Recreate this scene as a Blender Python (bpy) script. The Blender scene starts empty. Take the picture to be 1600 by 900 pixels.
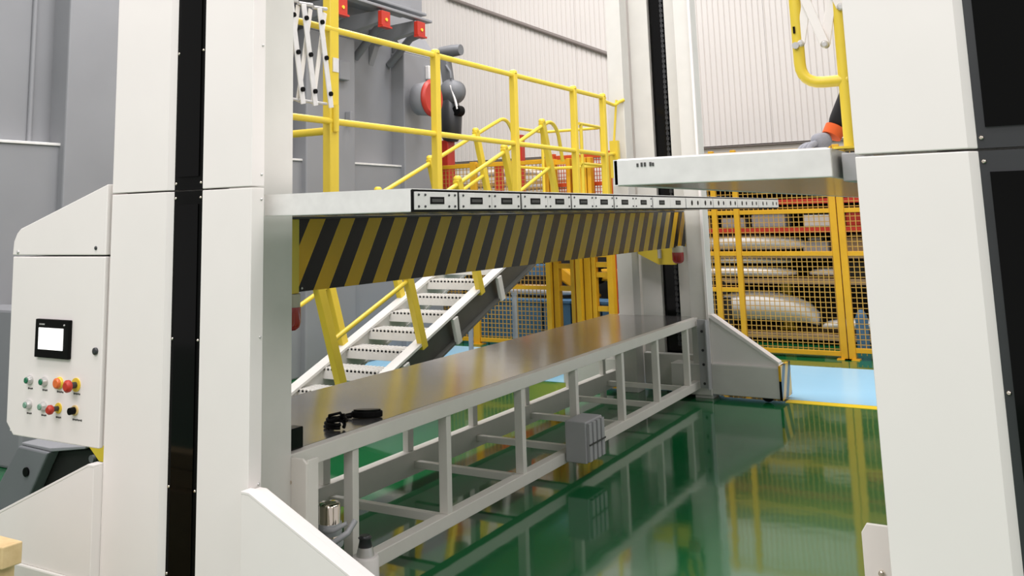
import bpy, bmesh, math, random
from mathutils import Vector, Matrix
random.seed(4)
S = bpy.context.scene
COL = S.collection

# ------------------------------------------------------------------ camera
f_px, cx, cy = 1440.63, 731.3, 120.9
a, b, c = .538595, .1525235, -.0238949
sa, ca, sb, cb, sc_, cc = math.sin(a), math.cos(a), math.sin(b), math.cos(b), math.sin(c), math.cos(c)
F = Vector((-sa*cb, ca*cb, sb)); R0 = Vector((ca, sa, 0)); U0 = R0.cross(F)
Rr = cc*R0 + sc_*U0; Uu = cc*U0 - sc_*R0
cd = bpy.data.cameras.new('camera'); cam = bpy.data.objects.new('camera', cd); COL.objects.link(cam)
m = Matrix.Identity(4)
for i in range(3):
    m[i][0] = Rr[i]; m[i][1] = Uu[i]; m[i][2] = -F[i]
m[0][3], m[1][3], m[2][3] = 0, 0, 1.6
cam.matrix_world = m
cd.sensor_width = 36; cd.lens = f_px*36/1600
cd.shift_x = (800-cx)/1600; cd.shift_y = -(450-cy)/1600
cd.clip_start = .05; cd.clip_end = 200
S.camera = cam
# ------------------------------------------------------------------ world, lamps, exposure
w = bpy.data.worlds.new('world'); S.world = w; w.use_nodes = True
bg = w.node_tree.nodes['Background']; bg.inputs[0].default_value = (1, .96, .965, 1); bg.inputs[1].default_value = .52
def area(name, loc, sx, sy, power, rot=(0, 0, 0), col=(1, .955, .962)):
    l = bpy.data.lights.new(name, 'AREA'); l.shape = 'RECTANGLE'; l.size = sx; l.size_y = sy; l.energy = power; l.color = col
    o = bpy.data.objects.new(name, l); o.location = loc; o.rotation_euler = rot; COL.objects.link(o); return o
area('bay_or_fill_lamp', (-1.5, -3.5, 6.5), 7, 2.5, 285, (.65, 0, 0))  # added fill behind the camera, tilted forward to brighten the column fronts
area('bay_or_fill_lamp', (4.6, 3.0, 6.0), 2.5, 6, 260, (0, .75, 0))  # added fill off to the right, tilted to lift the table rails
area('bay_or_fill_lamp', (-3.0, .5, 7.5), 5, 1.5, 200)
area('bay_or_fill_lamp', (-3.5, 5.5, 8.0), 5, 1.5, 330)
area('bay_or_fill_lamp', (-5.5, 10.0, 8.0), 7, 1.5, 430)
area('bay_or_fill_lamp', (2.5, 7.5, 8.0), 1.5, 7, 170)
S.view_settings.view_transform = 'Standard'; S.view_settings.look = 'None'
S.view_settings.exposure = 0.27; S.view_settings.gamma = 1

# ------------------------------------------------------------------ materials
def srgb(r, g, b_):
    def k(x):
        x /= 255
        return x/12.92 if x <= .04045 else ((x+.055)/1.055)**2.4
    return (k(r), k(g), k(b_), 1)
def mat(name, rgb, rough=.5, metal=0, spec=.5, noise=.06, scale=6, bump=0, coat=0, emit=0, ior=None, rgb2=None):
    M = bpy.data.materials.new(name); M.use_nodes = True; nt = M.node_tree; P = nt.nodes['Principled BSDF']
    P.inputs['Roughness'].default_value = rough; P.inputs['Metallic'].default_value = metal
    P.inputs['Specular IOR Level'].default_value = spec; P.inputs['Coat Weight'].default_value = coat
    P.inputs['Coat Roughness'].default_value = .05
    if ior: P.inputs['IOR'].default_value = ior
    A = srgb(*rgb); tc = nt.nodes.new('ShaderNodeTexCoord'); n = nt.nodes.new('ShaderNodeTexNoise')
    n.inputs['Scale'].default_value = scale; n.inputs['Detail'].default_value = 3
    nt.links.new(tc.outputs['Object'], n.inputs['Vector'])
    mx = nt.nodes.new('ShaderNodeMix'); mx.data_type = 'RGBA'
    mx.inputs['A'].default_value = A
    B = srgb(*rgb2) if rgb2 else tuple(A[i]*(1-noise*2.2) for i in range(3)) + (1,)
    mx.inputs['B'].default_value = B
    nt.links.new(n.outputs['Fac'], mx.inputs['Factor']); nt.links.new(mx.outputs['Result'], P.inputs['Base Color'])
    if bump:
        bp = nt.nodes.new('ShaderNodeBump'); bp.inputs['Strength'].default_value = bump; bp.inputs['Distance'].default_value = .01
        nt.links.new(n.outputs['Fac'], bp.inputs['Height']); nt.links.new(bp.outputs['Normal'], P.inputs['Normal'])
    if emit:
        P.inputs['Emission Color'].default_value = A; P.inputs['Emission Strength'].default_value = emit
    return M
WHITE = mat('cream_paint', (236, 231, 227), .42, noise=.02)
FRAME = mat('frame_paint', (233, 229, 221), .45, noise=.05)
STEEL = mat('column_paint', (214, 213, 206), .5, noise=.06)
GREYW = mat('machine_grey', (142, 144, 147), .5, noise=.10, scale=1.6)
GREYD = mat('dark_machine_grey', (118, 121, 124), .5, noise=.15, scale=3)
BLACK = mat('black_glossy', (8, 8, 8), .15, noise=.2, spec=.2)
BLKM = mat('black_matt', (8, 8, 8), .5, noise=.3, spec=.12)
DGREY = mat('charcoal_metal', (52, 54, 56), .35, noise=.15)
YEL = mat('railing_yellow', (232, 204, 62), .38, noise=.07)
ORG = mat('fence_yellow', (226, 170, 28), .42, noise=.1)
WIRE = mat('wire_yellow', (205, 160, 70), .5, noise=.1)
RED = mat('signal_red', (196, 52, 34), .45, noise=.15)
ORRED = mat('orange_red_mesh', (214, 84, 30), .5, noise=.1)
LAMPR = mat('lamp_red', (176, 22, 18), .15, noise=.1, coat=.6)
LAMPW = mat('lamp_base', (205, 198, 178), .4)
BRUSH = mat('brushed_aluminium', (214, 213, 210), .32, metal=.55, noise=.12, scale=14)
ALU = mat('pale_aluminium', (236, 235, 232), .38, metal=.12, noise=.1, scale=20)
CHROME = mat('chrome', (225, 215, 200), .07, metal=1)
SHEET = mat('stainless_table_sheet', (200, 198, 197), .18, metal=.9, noise=.16, scale=2.2, bump=.18)
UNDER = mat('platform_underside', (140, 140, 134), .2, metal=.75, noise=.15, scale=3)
BOXG = mat('box_grey', (176, 176, 178), .5, noise=.06)
PLAST = mat('clamp_grey', (170, 172, 175), .35)
SCREEN = mat('lit_screen', (252, 252, 248), .3, emit=.9, noise=0)
GREEN = mat('button_green', (20, 110, 75), .25)
CREAMB = mat('button_yellow', (232, 200, 60), .35)
WOOD = mat('pale_timber', (232, 208, 160), .7, rgb2=(190, 160, 110), scale=25, bump=.2)
GLASS = mat('smoked_panel', (8, 9, 8), .07, noise=.3, scale=2, spec=.12)
STAIRW = mat('stair_paint', (226, 225, 220), .5, noise=.08)
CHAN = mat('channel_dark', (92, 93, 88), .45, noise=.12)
BUMP = mat('white_moulding', (226, 224, 218), .35, noise=.05)
TAN = mat('tan_board', (178, 150, 112), .7, noise=.2)
BLUE = mat('blue_crate', (78, 122, 158), .5, noise=.15)
DARK = mat('dark_cabinet', (30, 29, 27), .6, noise=.3)
SLEEVE = mat('black_cloth', (20, 20, 22), .9, noise=.3)
GLOVE = mat('grey_knit', (148, 150, 158), .95, bump=.4, scale=60)
CUFF = mat('orange_knit', (222, 96, 40), .9)
SKIN = mat('skin', (196, 150, 120), .5)
TROUS = mat('navy_cloth', (40, 46, 60), .9)
HAIR = mat('black_hair', (18, 16, 15), .6)
SCUFF = mat('ink_print', (70, 70, 68), .7)
PIPE = mat('conduit_grey', (120, 112, 106), .5)

def stripe_mat():
    M = bpy.data.materials.new('hazard_stripes'); M.use_nodes = True; nt = M.node_tree; P = nt.nodes['Principled BSDF']
    tc = nt.nodes.new('ShaderNodeTexCoord'); sp = nt.nodes.new('ShaderNodeSeparateXYZ'); nt.links.new(tc.outputs['Object'], sp.inputs[0])
    def mth(op, v1, v2):
        n = nt.nodes.new('ShaderNodeMath'); n.operation = op
        for i, v in enumerate((v1, v2)):
            if isinstance(v, (int, float)): n.inputs[i].default_value = v
            else: nt.links.new(v, n.inputs[i])
        return n.outputs[0]
    t = mth('SUBTRACT', sp.outputs[1], mth('MULTIPLY', sp.outputs[2], .62))
    fr = mth('FRACT', mth('DIVIDE', mth('ADD', t, 50*.2165+STRIPE_OFF), .2165), 0)
    fac = mth('GREATER_THAN', fr, .5)
    mx = nt.nodes.new('ShaderNodeMix'); mx.data_type = 'RGBA'
    mx.inputs['A'].default_value = srgb(12, 12, 12); mx.inputs['B'].default_value = srgb(220, 170, 30)
    nt.links.new(fac, mx.inputs['Factor']); nt.links.new(mx.outputs['Result'], P.inputs['Base Color'])
    P.inputs['Roughness'].default_value = .14; P.inputs['Specular IOR Level'].default_value = .22
    return M
STRIPE_OFF = .043
STRIPE = stripe_mat()

def floor_mat(name, c1, c2, rough, ior, patch=True):
    M = bpy.data.materials.new(name); M.use_nodes = True; nt = M.node_tree; P = nt.nodes['Principled BSDF']
    tc = nt.nodes.new('ShaderNodeTexCoord')
    n1 = nt.nodes.new('ShaderNodeTexNoise'); n1.inputs['Scale'].default_value = .9; n1.inputs['Detail'].default_value = 5
    nt.links.new(tc.outputs['Object'], n1.inputs['Vector'])
    mx = nt.nodes.new('ShaderNodeMix'); mx.data_type = 'RGBA'
    mx.inputs['A'].default_value = srgb(*c1); mx.inputs['B'].default_value = srgb(*c2)
    nt.links.new(n1.outputs['Fac'], mx.inputs['Factor']); nt.links.new(mx.outputs['Result'], P.inputs['Base Color'])
    n2 = nt.nodes.new('ShaderNodeTexNoise'); n2.inputs['Scale'].default_value = 3.2; n2.inputs['Detail'].default_value = 2
    nt.links.new(tc.outputs['Object'], n2.inputs['Vector'])
    bp = nt.nodes.new('ShaderNodeBump'); bp.inputs['Strength'].default_value = .05; bp.inputs['Distance'].default_value = .02
    nt.links.new(n2.outputs['Fac'], bp.inputs['Height']); nt.links.new(bp.outputs['Normal'], P.inputs['Normal'])
    P.inputs['Roughness'].default_value = rough; P.inputs['IOR'].default_value = ior
    return M
FLOOR = floor_mat('green_epoxy', (15, 90, 50), (27, 106, 58), .07, 1.85)
FBLUE = floor_mat('pale_blue_epoxy', (150, 205, 236), (160, 212, 240), .25, 1.45)
FYEL = floor_mat('yellow_line_paint', (240, 210, 50), (232, 200, 40), .3, 1.45)
WALLM = mat('wall_sheet', (212, 208, 202), .55, noise=.05, scale=.8)
PLINTH = mat('wall_plinth', (214, 210, 200), .6, noise=.08, scale=1.5)

# ------------------------------------------------------------------ helpers
class MB:
    """collects shapes as ONE mesh"""
    def __init__(s): s.v = []; s.f = []; s.sm = []
    def add(s, vs, fs, smooth=False):
        n = len(s.v); s.v += [tuple(p) for p in vs]; s.f += [tuple(i+n for i in q) for q in fs]; s.sm += [smooth]*len(fs); return s
    def box(s, x0, x1, y0, y1, z0, z1):
        v = [(x, y, z) for z in (z0, z1) for y in (y0, y1) for x in (x0, x1)]
        return s.add(v, [(0, 2, 3, 1), (4, 5, 7, 6), (0, 1, 5, 4), (2, 6, 7, 3), (0, 4, 6, 2), (1, 3, 7, 5)])
    def prism(s, poly, axis, lo, hi):
        """polygon in the plane across the axis, extruded from lo to hi. x:(y,z) y:(x,z) z:(x,y)"""
        def P(p, t): return {'x': (t, p[0], p[1]), 'y': (p[0], t, p[1]), 'z': (p[0], p[1], t)}[axis]
        n = len(poly); v = [P(p, lo) for p in poly] + [P(p, hi) for p in poly]
        fs = [tuple(range(n)), tuple(range(2*n-1, n-1, -1))] + [(i, i+n, (i+1) % n+n, (i+1) % n) for i in range(n)]
        return s.add(v, fs)
    def tube(s, pts, r, seg=12, r2=None, closed=True):
        pts = [Vector(p) for p in pts]; n = len(pts); rings = []
        up = None
        for i, p in enumerate(pts):
            d = (pts[min(i+1, n-1)]-pts[max(i-1, 0)]).normalized()
            if up is None:
                up = d.orthogonal().normalized()
            up = (up - d*up.dot(d)).normalized(); w_ = d.cross(up)
            rr = r if r2 is None else r+(r2-r)*i/(n-1)
            rings.append([p+rr*(math.cos(t)*up+math.sin(t)*w_) for t in [2*math.pi*k/seg for k in range(seg)]])
        vs = [q for rg in rings for q in rg]
        fs = [(i*seg+k, i*seg+(k+1) % seg, (i+1)*seg+(k+1) % seg, (i+1)*seg+k) for i in range(n-1) for k in range(seg)]
        s.add(vs, fs, True)
        if closed: s.add(rings[0], [tuple(range(seg-1, -1, -1))]); s.add(rings[-1], [tuple(range(seg))])
        return s
    def bar(s, p, q, w1, w2, side=(1, 0, 0)):
        """rectangular bar from p to q; w1 along side, w2 across"""
        p, q = Vector(p), Vector(q); d = (q-p).normalized(); sd = Vector(side); sd = (sd-d*sd.dot(d)).normalized(); t = d.cross(sd)
        vs = [e+sd*(i*w1/2)+t*(j*w2/2) for e in (p, q) for i, j in ((-1, -1), (1, -1), (1, 1), (-1, 1))]
        return s.add(vs, [(3, 2, 1, 0), (4, 5, 6, 7), (0, 1, 5, 4), (1, 2, 6, 5), (2, 3, 7, 6), (3, 0, 4, 7)])
    def lathe(s, prof, c_, axis='z', seg=20):
        """prof: (radius, height) list"""
        def P(r, h, t):
            u, v = r*math.cos(t), r*math.sin(t)
            q = {'z': (u, v, h), 'x': (h, u, v), 'y': (u, h, v)}[axis]
            return (q[0]+c_[0], q[1]+c_[1], q[2]+c_[2])
        vs = [P(r, h, 2*math.pi*k/seg) for r, h in prof for k in range(seg)]; n = len(prof)
        fs = [(i*seg+k, i*seg+(k+1) % seg, (i+1)*seg+(k+1) % seg, (i+1)*seg+k) for i in range(n-1) for k in range(seg)]
        s.add(vs, fs, True)
        s.add(vs[:seg], [tuple(range(seg-1, -1, -1))]); s.add(vs[-seg:], [tuple(range(seg))]); return s
    def screw(s, x, y, z, r=.006, axis='y', sg=-1):
        return s.lathe([(r, 0), (r, sg*.003), (r*.5, sg*.005)], (x, y, z), axis, 8)

WL = {}
def link(o, parent):
    COL.objects.link(o)
    if parent: o.parent = parent
def build(mb, name, m_, parent=None, bevel=0, label=None):
    base = WL[parent] if parent else None
    if base is None:
        xs = [p[0] for p in mb.v]; ys = [p[1] for p in mb.v]; zs = [p[2] for p in mb.v]
        base = Vector(((min(xs)+max(xs))/2, (min(ys)+max(ys))/2, min(zs)))
    me = bpy.data.meshes.new(name); me.from_pydata([tuple(Vector(p)-base) for p in mb.v], [], mb.f)
    for i, pl in enumerate(me.polygons): pl.use_smooth = mb.sm[i]
    bm = bmesh.new(); bm.from_mesh(me); bmesh.ops.recalc_face_normals(bm, faces=bm.faces); bm.to_mesh(bm_ := me); bm.free()
    me.materials.append(m_)
    o = bpy.data.objects.new(name, me); link(o, parent)
    if not parent: o.location = base
    WL[o] = base
    if bevel:
        bv = o.modifiers.new('bevel', 'BEVEL'); bv.width = bevel; bv.segments = 2; bv.limit_method = 'ANGLE'; bv.angle_limit = .9
        bv.harden_normals = False
    if label: o['label'] = label
    return o
def thing(name, label, cat, loc, group=None):
    o = bpy.data.objects.new(name, None); o.empty_display_size = .1; COL.objects.link(o); o.location = loc
    WL[o] = Vector(loc); tagp(o, label, cat, group); return o
def tagp(o, label, cat, group=None):
    o['label'] = label; o['category'] = cat
    if group: o['group'] = group
    return o
def struct(mb, name, m_, parent=None, bevel=0):
    o = build(mb, name, m_, parent, bevel)
    if not parent: o['kind'] = 'structure'
    return o
def bend(p, q, r_, r, n=6):
    """arc helper: points rounding the corner q between p and r_"""
    p, q, r_ = Vector(p), Vector(q), Vector(r_); A = q+(p-q).normalized()*r; B = q+(r_-q).normalized()*r
    return [A.lerp(q, t).lerp(q.lerp(B, t), t) for t in [k/n for k in range(n+1)]]
def tag(o, label, cat, group=None): return tagp(o, label, cat, group)

# ================================================================== SETTING
struct(MB().box(-14, 8, -4, 14, -.1, 0), 'floor', FLOOR)
struct(MB().box(-10.5, 4, 8.48, 10.34, 0, .003), 'floor_walkway', FBLUE)
struct(MB().box(-1.93, 4, 8.34, 8.47, 0, .0035), 'trim_1', FYEL)
# ground marking ends at the outrigger; back wall of upright sheets over a plinth
wall = MB().box(-14, 8, 14.06, 14.3, 0, 9); wall = struct(wall, 'wall_back', PLINTH)
struct(MB().box(-14, 8, 13.99, 14.06, 2.585, 2.60), 'trim_2', PIPE)
struct(MB().box(-14, 8, 13.9, 14.06, 0, 2.34), 'trim_3', PLINTH)
x = -13.98; k = 0
while x < 7.9:
    wd = 1.548
    mb = MB(); prof = [(0, 13.98)]
    n = 18; st = (wd-.004)/n
    for i in range(n):
        u = i*st; prof += [(u+.008, 13.98), (u+.018, 13.992), (u+.030, 13.98)]
    prof += [(wd-.004, 13.98)]
    for zlo, zhi in ((2.61, 9.0),):
        poly = [(x+u, y) for u, y in prof] + [(x+wd-.004, 14.05), (x, 14.05)]
        o = struct(MB().prism(poly, 'z', zlo, zhi), 'wall_sheet', WALLM, wall)
    x += wd
struct(MB().box(-14.2, -14, -4, 14, 0, 9), 'wall_left', WALLM)
build_conduit = MB().tube([(-8.75, 13.93, 5.62), (-5.6, 13.93, 4.19)], .035)
tag(build(build_conduit, 'conduit', PIPE), 'long thin grey conduit sloping down across the white sheet wall', 'conduit')

# ================================================================== LIFT COLUMNS
def column_near(label, X, sgn, side):
    """front covers at y=2.48; X(u) maps distance from the outer cover edge"""
    t = thing('lift_column', label, 'column', (X(.38), 2.7, 0), 'tall white lifting columns')
    lo, hi = min(X(0), X(.77)), max(X(0), X(.77))
    build(MB().box(*sorted((X(.01), X(.585))), 2.545, 2.9, 0, 4.4), 'column_body', STEEL, t)
    for u0, u1, ch in ((0, .34, 'r'), (.495, .765, 'l')):
        for z0, z1 in ((.02, 1.731), (1.737, 4.4)):
            xa, xb = sorted((X(u0), X(u1)))
            cr = ch if sgn > 0 else {'r': 'l', 'l': 'r'}[ch]
            poly = [(xa, 2.48), (xb-.02, 2.48), (xb, 2.50), (xb, 2.545), (xa, 2.545)] if cr == 'r' else [(xa, 2.545), (xa, 2.50), (xa+.02, 2.48), (xb, 2.48), (xb, 2.545)]
            cpn = build(MB().prism(poly, 'z', z0, z1), 'cover_panel', WHITE, t, .0025)
            if ch == 'l':
                sx = X(.765); sg = 1 if sgn > 0 else -1
                mb = MB()
                for z in ([.7, 1.2, 1.69] if z0 < 1 else [1.78, 2.263, 2.8]):
                    mb.screw(sx, 2.53, z, .005, 'x', sg)
                build(mb, 'screw', BRUSH, cpn)
    for z0, z1 in ((.02, 1.731), (1.737, 4.4)):
        xa, xb = sorted((X(.34), X(.495)))
        fr = build(MB().box(xa, xb, 2.50, 2.52, z0, z1), 'slot_cover', BLKM if side == 'left' else DGREY, t)
        build(MB().box(xa+.02, xb-.02, 2.495, 2.4999, z0+.05, z1-.05), 'slot_window', GLASS, fr)
        zs = [.35, .65, 1.18, 1.706] if z0 < 1 else [1.762, 2.274, 2.8, 3.3]
        for z in zs:
            for xx in (xa+.010, xb-.010):
                build(MB().screw(xx, 2.50, z, .0055), 'screw', CHROME, fr)
    # outriggers: box foot, upright gusset plate with a thick top edge
    for s_, L in ((1, .87), (-1, .87)):
        e = max(X(0), X(.77)) if s_ > 0 else min(X(0), X(.77))
        e0 = e+s_*.001
        poly = [(e0, .28), (e0, .692), (e0+s_*.035, .692), (e0+s_*L, .32), (e0+s_*L, .28)]
        build(MB().prism(poly, 'y', 2.44, 2.53), 'gusset_plate', WHITE, t, .003)
        poly = [(e0, .690), (e0, .70), (e0+s_*.036, .70), (e0+s_*(L+.01), .328), (e0+s_*(L+.01), .316), (e0+s_*.034, .690)]
        build(MB().prism(poly, 'y', 2.439, 2.485), 'gusset_cap', WHITE, t, .002)
        build(MB().box(*sorted((e0, e0+s_*(L+.02))), 2.43, 2.8, .03, .28), 'outrigger_foot', STEEL, t, .006)
    return t
colL = column_near('white lifting column left of the steel table, carrying the control cabinet', lambda u: -3.172+u, 1, 'left')
colR = column_near('white lifting column filling the right edge, with dark glazed slot', lambda u: .405-u, -1, 'right')

for z0 in (.0,):
    ep = build(MB().prism([(-.36, 0), (-.36, .735), (-.475, .735), (-.49, .71), (-.49, 0)], 'y', 2.901, 2.913), 'mounting_plate', FRAME, colR, .002)
    build(MB().lathe([(.009, 0), (.009, -.007), (.004, -.009)], (-.445, 2.901, .61), 'y', 12), 'bolt', CHROME, ep)
# far column seen from its inner, open side
t = thing('lift_column', 'grey-white lifting column standing at the far end of the steel table', 'column', (-2.95, 8.6, 0), 'tall white lifting columns')
for xa, xb, y0 in ((-3.36, -3.21, 8.26), (-2.68, -2.52, 8.26)):
    p = build(MB().box(xa, xb, y0, 8.44, 0, 5.2), 'column_flange', STEEL, t, .004)
build(MB().box(-2.535, -2.515, 8.24, 8.262, .3, 5.2), 'edge_strip', WHITE, t)
build(MB().box(-3.21, -3.02, 8.50, 8.54, 0, 5.2), 'inner_plate', STEEL, t)
build(MB().box(-2.85, -2.68, 8.50, 8.54, 0, 5.2), 'inner_plate', STEEL, t)
sl = build(MB().box(-3.02, -2.85, 8.56, 8.60, 0, 5.2), 'guide_slot', BLACK, t)
ch = MB()
z = .4
while z < 5.0:
    ch.box(-2.90, -2.872, 8.52, 8.545, z, z+.03); ch.box(-2.893, -2.879, 8.515, 8.55, z+.03, z+.045); z += .05
build(ch, 'lift_chain', DGREY, sl)
build(MB().box(-3.34, -2.72, 8.61, 8.65, 0, 5.2), 'back_plate', WHITE, t)
build(MB().box(-2.88, -2.52, 8.23, 8.6, .03, .29), 'outrigger_foot', STEEL, t, .006)
ft = build(MB().box(-2.52, -1.94, 8.25, 8.6, .04, .29), 'outrigger_foot', STEEL, t, .006)
build(MB().box(-1.945, -1.925, 8.24, 8.6, .03, .31), 'end_plate', STRIPE, ft)
build(MB().lathe([(.05, -.02), (.055, 0), (.05, .02)], (-2.06, 8.30, .056), 'y', 16), 'caster_wheel', BLKM, ft)
build(MB().prism([(-2.515, .292), (-2.515, .70), (-2.49, .70), (-1.95, .325), (-1.95, .292)], 'y', 8.27, 8.29), 'gusset_plate', WHITE, t)
build(MB().prism([(-2.515, .69), (-2.515, .715), (-2.49, .715), (-1.94, .34), (-1.94, .32)], 'y', 8.25, 8.36), 'gusset_cap', WHITE, t)
build(MB().box(-2.515, -1.94, 8.25, 8.33, .288, .30), 'gusset_flange', WHITE, t)
build(MB().box(-3.95, -3.36, 8.25, 8.6, .04, .29), 'outrigger_foot', STEEL, t, .006)
build(MB().prism([(-3.362, .292), (-3.362, .70), (-3.95, .325), (-3.95, .292)], 'y', 8.27, 8.29), 'gusset_plate', WHITE, t)
build(MB().box(-3.2, -2.7, 8.42, 8.49, .06, .34), 'base_housing', STEEL, t, .01)
# yellow carriage bracket with a guide roller
bt = build(MB().prism([(-3.2, 1.30), (-3.2, 1.24), (-3.0, 1.14), (-2.845, 1.14), (-2.845, 1.30)], 'y', 8.40, 8.46), 'carriage_bracket', YEL, t)
build(MB().lathe([(.02, -.04), (.02, .04)], (-2.98, 8.38, 1.24), 'z', 12), 'guide_pin', BRUSH, bt)

# ================================================================== CONTROL CABINET
t = thing('control_cabinet', 'cream control cabinet with small screen and push buttons, hung on left column', 'cabinet', (-3.49, 2.6, .74))
b0 = build(MB().box(-3.79, -3.184, 2.49, 2.8, .76, 1.485), 'cabinet_body', WHITE, t)
d = build(MB().prism([(-3.795, 1.486), (-3.186, 1.486), (-3.186, .752), (-3.735, .752), (-3.785, .80)], 'y', 2.468, 2.49), 'door', WHITE, t, .004)
build(MB().prism([(-3.80, 1.492), (-3.186, 1.492), (-3.186, 1.775), (-3.75, 1.605), (-3.775, 1.585), (-3.795, 1.55)], 'y', 2.468, 2.8), 'top_cover', WHITE, t, .004)
build(MB().screw(-3.76, 2.468, 1.505, .008), 'screw', BRUSH, t); build(MB().screw(-3.245, 2.468, 1.52, .008), 'screw', DGREY, t)
build(MB().lathe([(.014, 0), (.014, -.008), (.007, -.009)], (-3.222, 2.468, 1.118), 'y', 14), 'door_lock', DGREY, t)
hm = build(MB().box(-3.594, -3.374, 2.452, 2.468, 1.078, 1.232), 'touch_panel', BLKM, t, .003)
build(MB().box(-3.566, -3.408, 2.449, 2.4518, 1.112, 1.198), 'screen', SCREEN, hm)
build(MB().screw(-3.402, 2.452, 1.212, .004), 'indicator', BRUSH, hm)
txt = MB()
for xx, ww in ((-3.565, .006), (-3.556, .006), (-3.547, .008), (-3.537, .006)): txt.box(xx, xx+ww, 2.4505, 2.4518, 1.209, 1.215)
build(txt, 'lettering', BRUSH, hm)
def caption(x0, z0, n):
    mb = MB()
    for i in range(n):
        mb.box(x0+i*.0085, x0+i*.0085+.006, 2.4668, 2.468, z0+(.001 if i % 2 else 0), z0+.007-(.001 if i % 3 else 0))
    build(mb, 'lettering', SCUFF, t)
BY = 2.468
def button(x, z, kind):
    if kind in ('green', 'pale'):
        o = build(MB().lathe([(.019, 0), (.019, -.008), (.014, -.016), (.0135, -.02)], (x, BY, z), 'y', 18), 'push_button', BRUSH, t)
        build(MB().lathe([(.012, -.0202), (.012, -.023), (.009, -.0245)], (x-.001, BY, z), 'y', 16), 'button_cap', GREEN if kind == 'green' else mat('pale_green_cap', (120, 160, 140), .25), o)
    elif kind == 'orange':
        o = build(MB().lathe([(.024, 0), (.024, -.006), (.02, -.01)], (x, BY, z), 'y', 20), 'indicator_lamp', CREAMB, t)
        build(MB().lathe([(.021, -.0102), (.021, -.018), (.015, -.022)], (x, BY, z), 'y', 18), 'lamp_lens', mat('orange_lens', (222, 110, 50), .3), o)
    elif kind in ('stop_big', 'stop'):
        r = .027 if kind == 'stop_big' else .021
        o = build(MB().lathe([(r, 0), (r, -.004)], (x, BY, z), 'y', 22), 'emergency_stop', CREAMB, t)
        build(MB().lathe([(r*.45, -.0042), (r*.5, -.03)], (x, BY, z), 'y', 18), 'stop_stem', DGREY, o)
        build(MB().lathe([(r*.6, -.028), (r*.88, -.034), (r*.9, -.044), (r*.55, -.052)], (x, BY, z), 'y', 22), 'stop_knob', RED, o)
    else:
        o = build(MB().lathe([(.02, 0), (.02, -.006)], (x, BY, z), 'y', 20), 'selector_switch', mat('gold_ring', (226, 196, 130), .3), t)
        build(MB().lathe([(.014, -.0062), (.014, -.028)], (x, BY, z), 'y', 18), 'switch_knob', BLKM, o)
for i, (x, k1, k2) in enumerate(((-3.632, 'green', 'pale'), (-3.535, 'green', 'pale'), (-3.44, 'orange', 'stop'), (-3.335, 'stop_big', 'switch'))):
    button(x, .982, k1); button(x, .884, k2)
    caption(x-.014, .944, 4 if i < 2 else 5); caption(x-.014, .845, 4 if i < 3 else 7)

# ================================================================== PLATFORM 1
ZT, ZB = 1.705, 1.628
t = thing('lifting_platform', 'long pale lifting platform over the steel table, edged with slotted plates', 'platform', (-2.6, 5.3, ZB), 'aluminium lifting platforms')
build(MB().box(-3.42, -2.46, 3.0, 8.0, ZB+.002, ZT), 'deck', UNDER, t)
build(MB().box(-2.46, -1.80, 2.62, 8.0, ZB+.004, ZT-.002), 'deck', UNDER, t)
build(MB().box(-2.458, -1.792, 2.60, 2.62, ZB, ZT), 'end_skirt', ALU, t, .003)
build(MB().box(-2.46, -1.79, 2.60, 8.0, ZT-.0025, ZT+.003), 'deck_sheet', ALU, t)
bounds = [2.603, 2.895, 3.385, 3.875, 4.385, 4.945, 5.53, 6.1, 6.7, 7.3, 7.98]
bk = build(MB().box(-1.80, -1.790, 2.602, 7.99, ZB, ZT), 'edge_backing', BLKM, t)
for i in range(len(bounds)-1):
    y0, y1 = bounds[i]+.012, bounds[i+1]-.006
    halves = [(y0, y1)] if i == 0 else [(y0, (y0+y1)/2-.002), ((y0+y1)/2+.002, y1)]
    for ya, yb in halves:
        pl = build(MB().box(-1.789, -1.783, ya, yb, ZB+.008, ZT-.008), 'edge_plate', ALU, t, .001)
        ym = (ya+yb)/2
        if i < 6:
            build(MB().box(-1.7835, -1.7815, ym-.045, ym+.045, 1.655, 1.68), 'slot', BLKM, pl)
            build(MB().box(-1.7818, -1.7805, ym-.036, ym+.036, 1.662, 1.673), 'slot_insert', SCUFF, pl)
        else:
            build(MB().lathe([(.016, 0), (.016, .002)], (-1.7835, ym-.03, 1.667), 'x', 12), 'hole', BLKM, pl)
            build(MB().lathe([(.014, 0), (.014, .002)], (-1.7835, ym+.09, 1.667), 'x', 12), 'hole', BLKM, pl)
        if i < 5:
            for yy in (ya+.02, ya+.06, yb-.06, yb-.02)[::(1 if i == 0 else 3)]:
                for zz in (1.647, 1.687):
                    build(MB().screw(-1.783, yy, zz, .0045, 'x', 1), 'screw', DGREY, pl)
build(MB().box(-2.79, -2.751, 3.0, 8.46, 1.305, 1.628), 'carrier_beam', DGREY, t)
sp = build(MB().box(-2.751, -2.745, 3.12, 8.44, 1.306, 1.617), 'striped_panel', STRIPE, t, label='black and yellow diagonal hazard panel')
build(MB().box(-2.80, -2.742, 3.07, 3.12, 1.30, 1.617), 'end_flange', YEL, t, .002)
build(MB().screw(-2.745, 3.14, 1.32, .006, 'x', 1), 'screw', BRUSH, sp)

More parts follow.
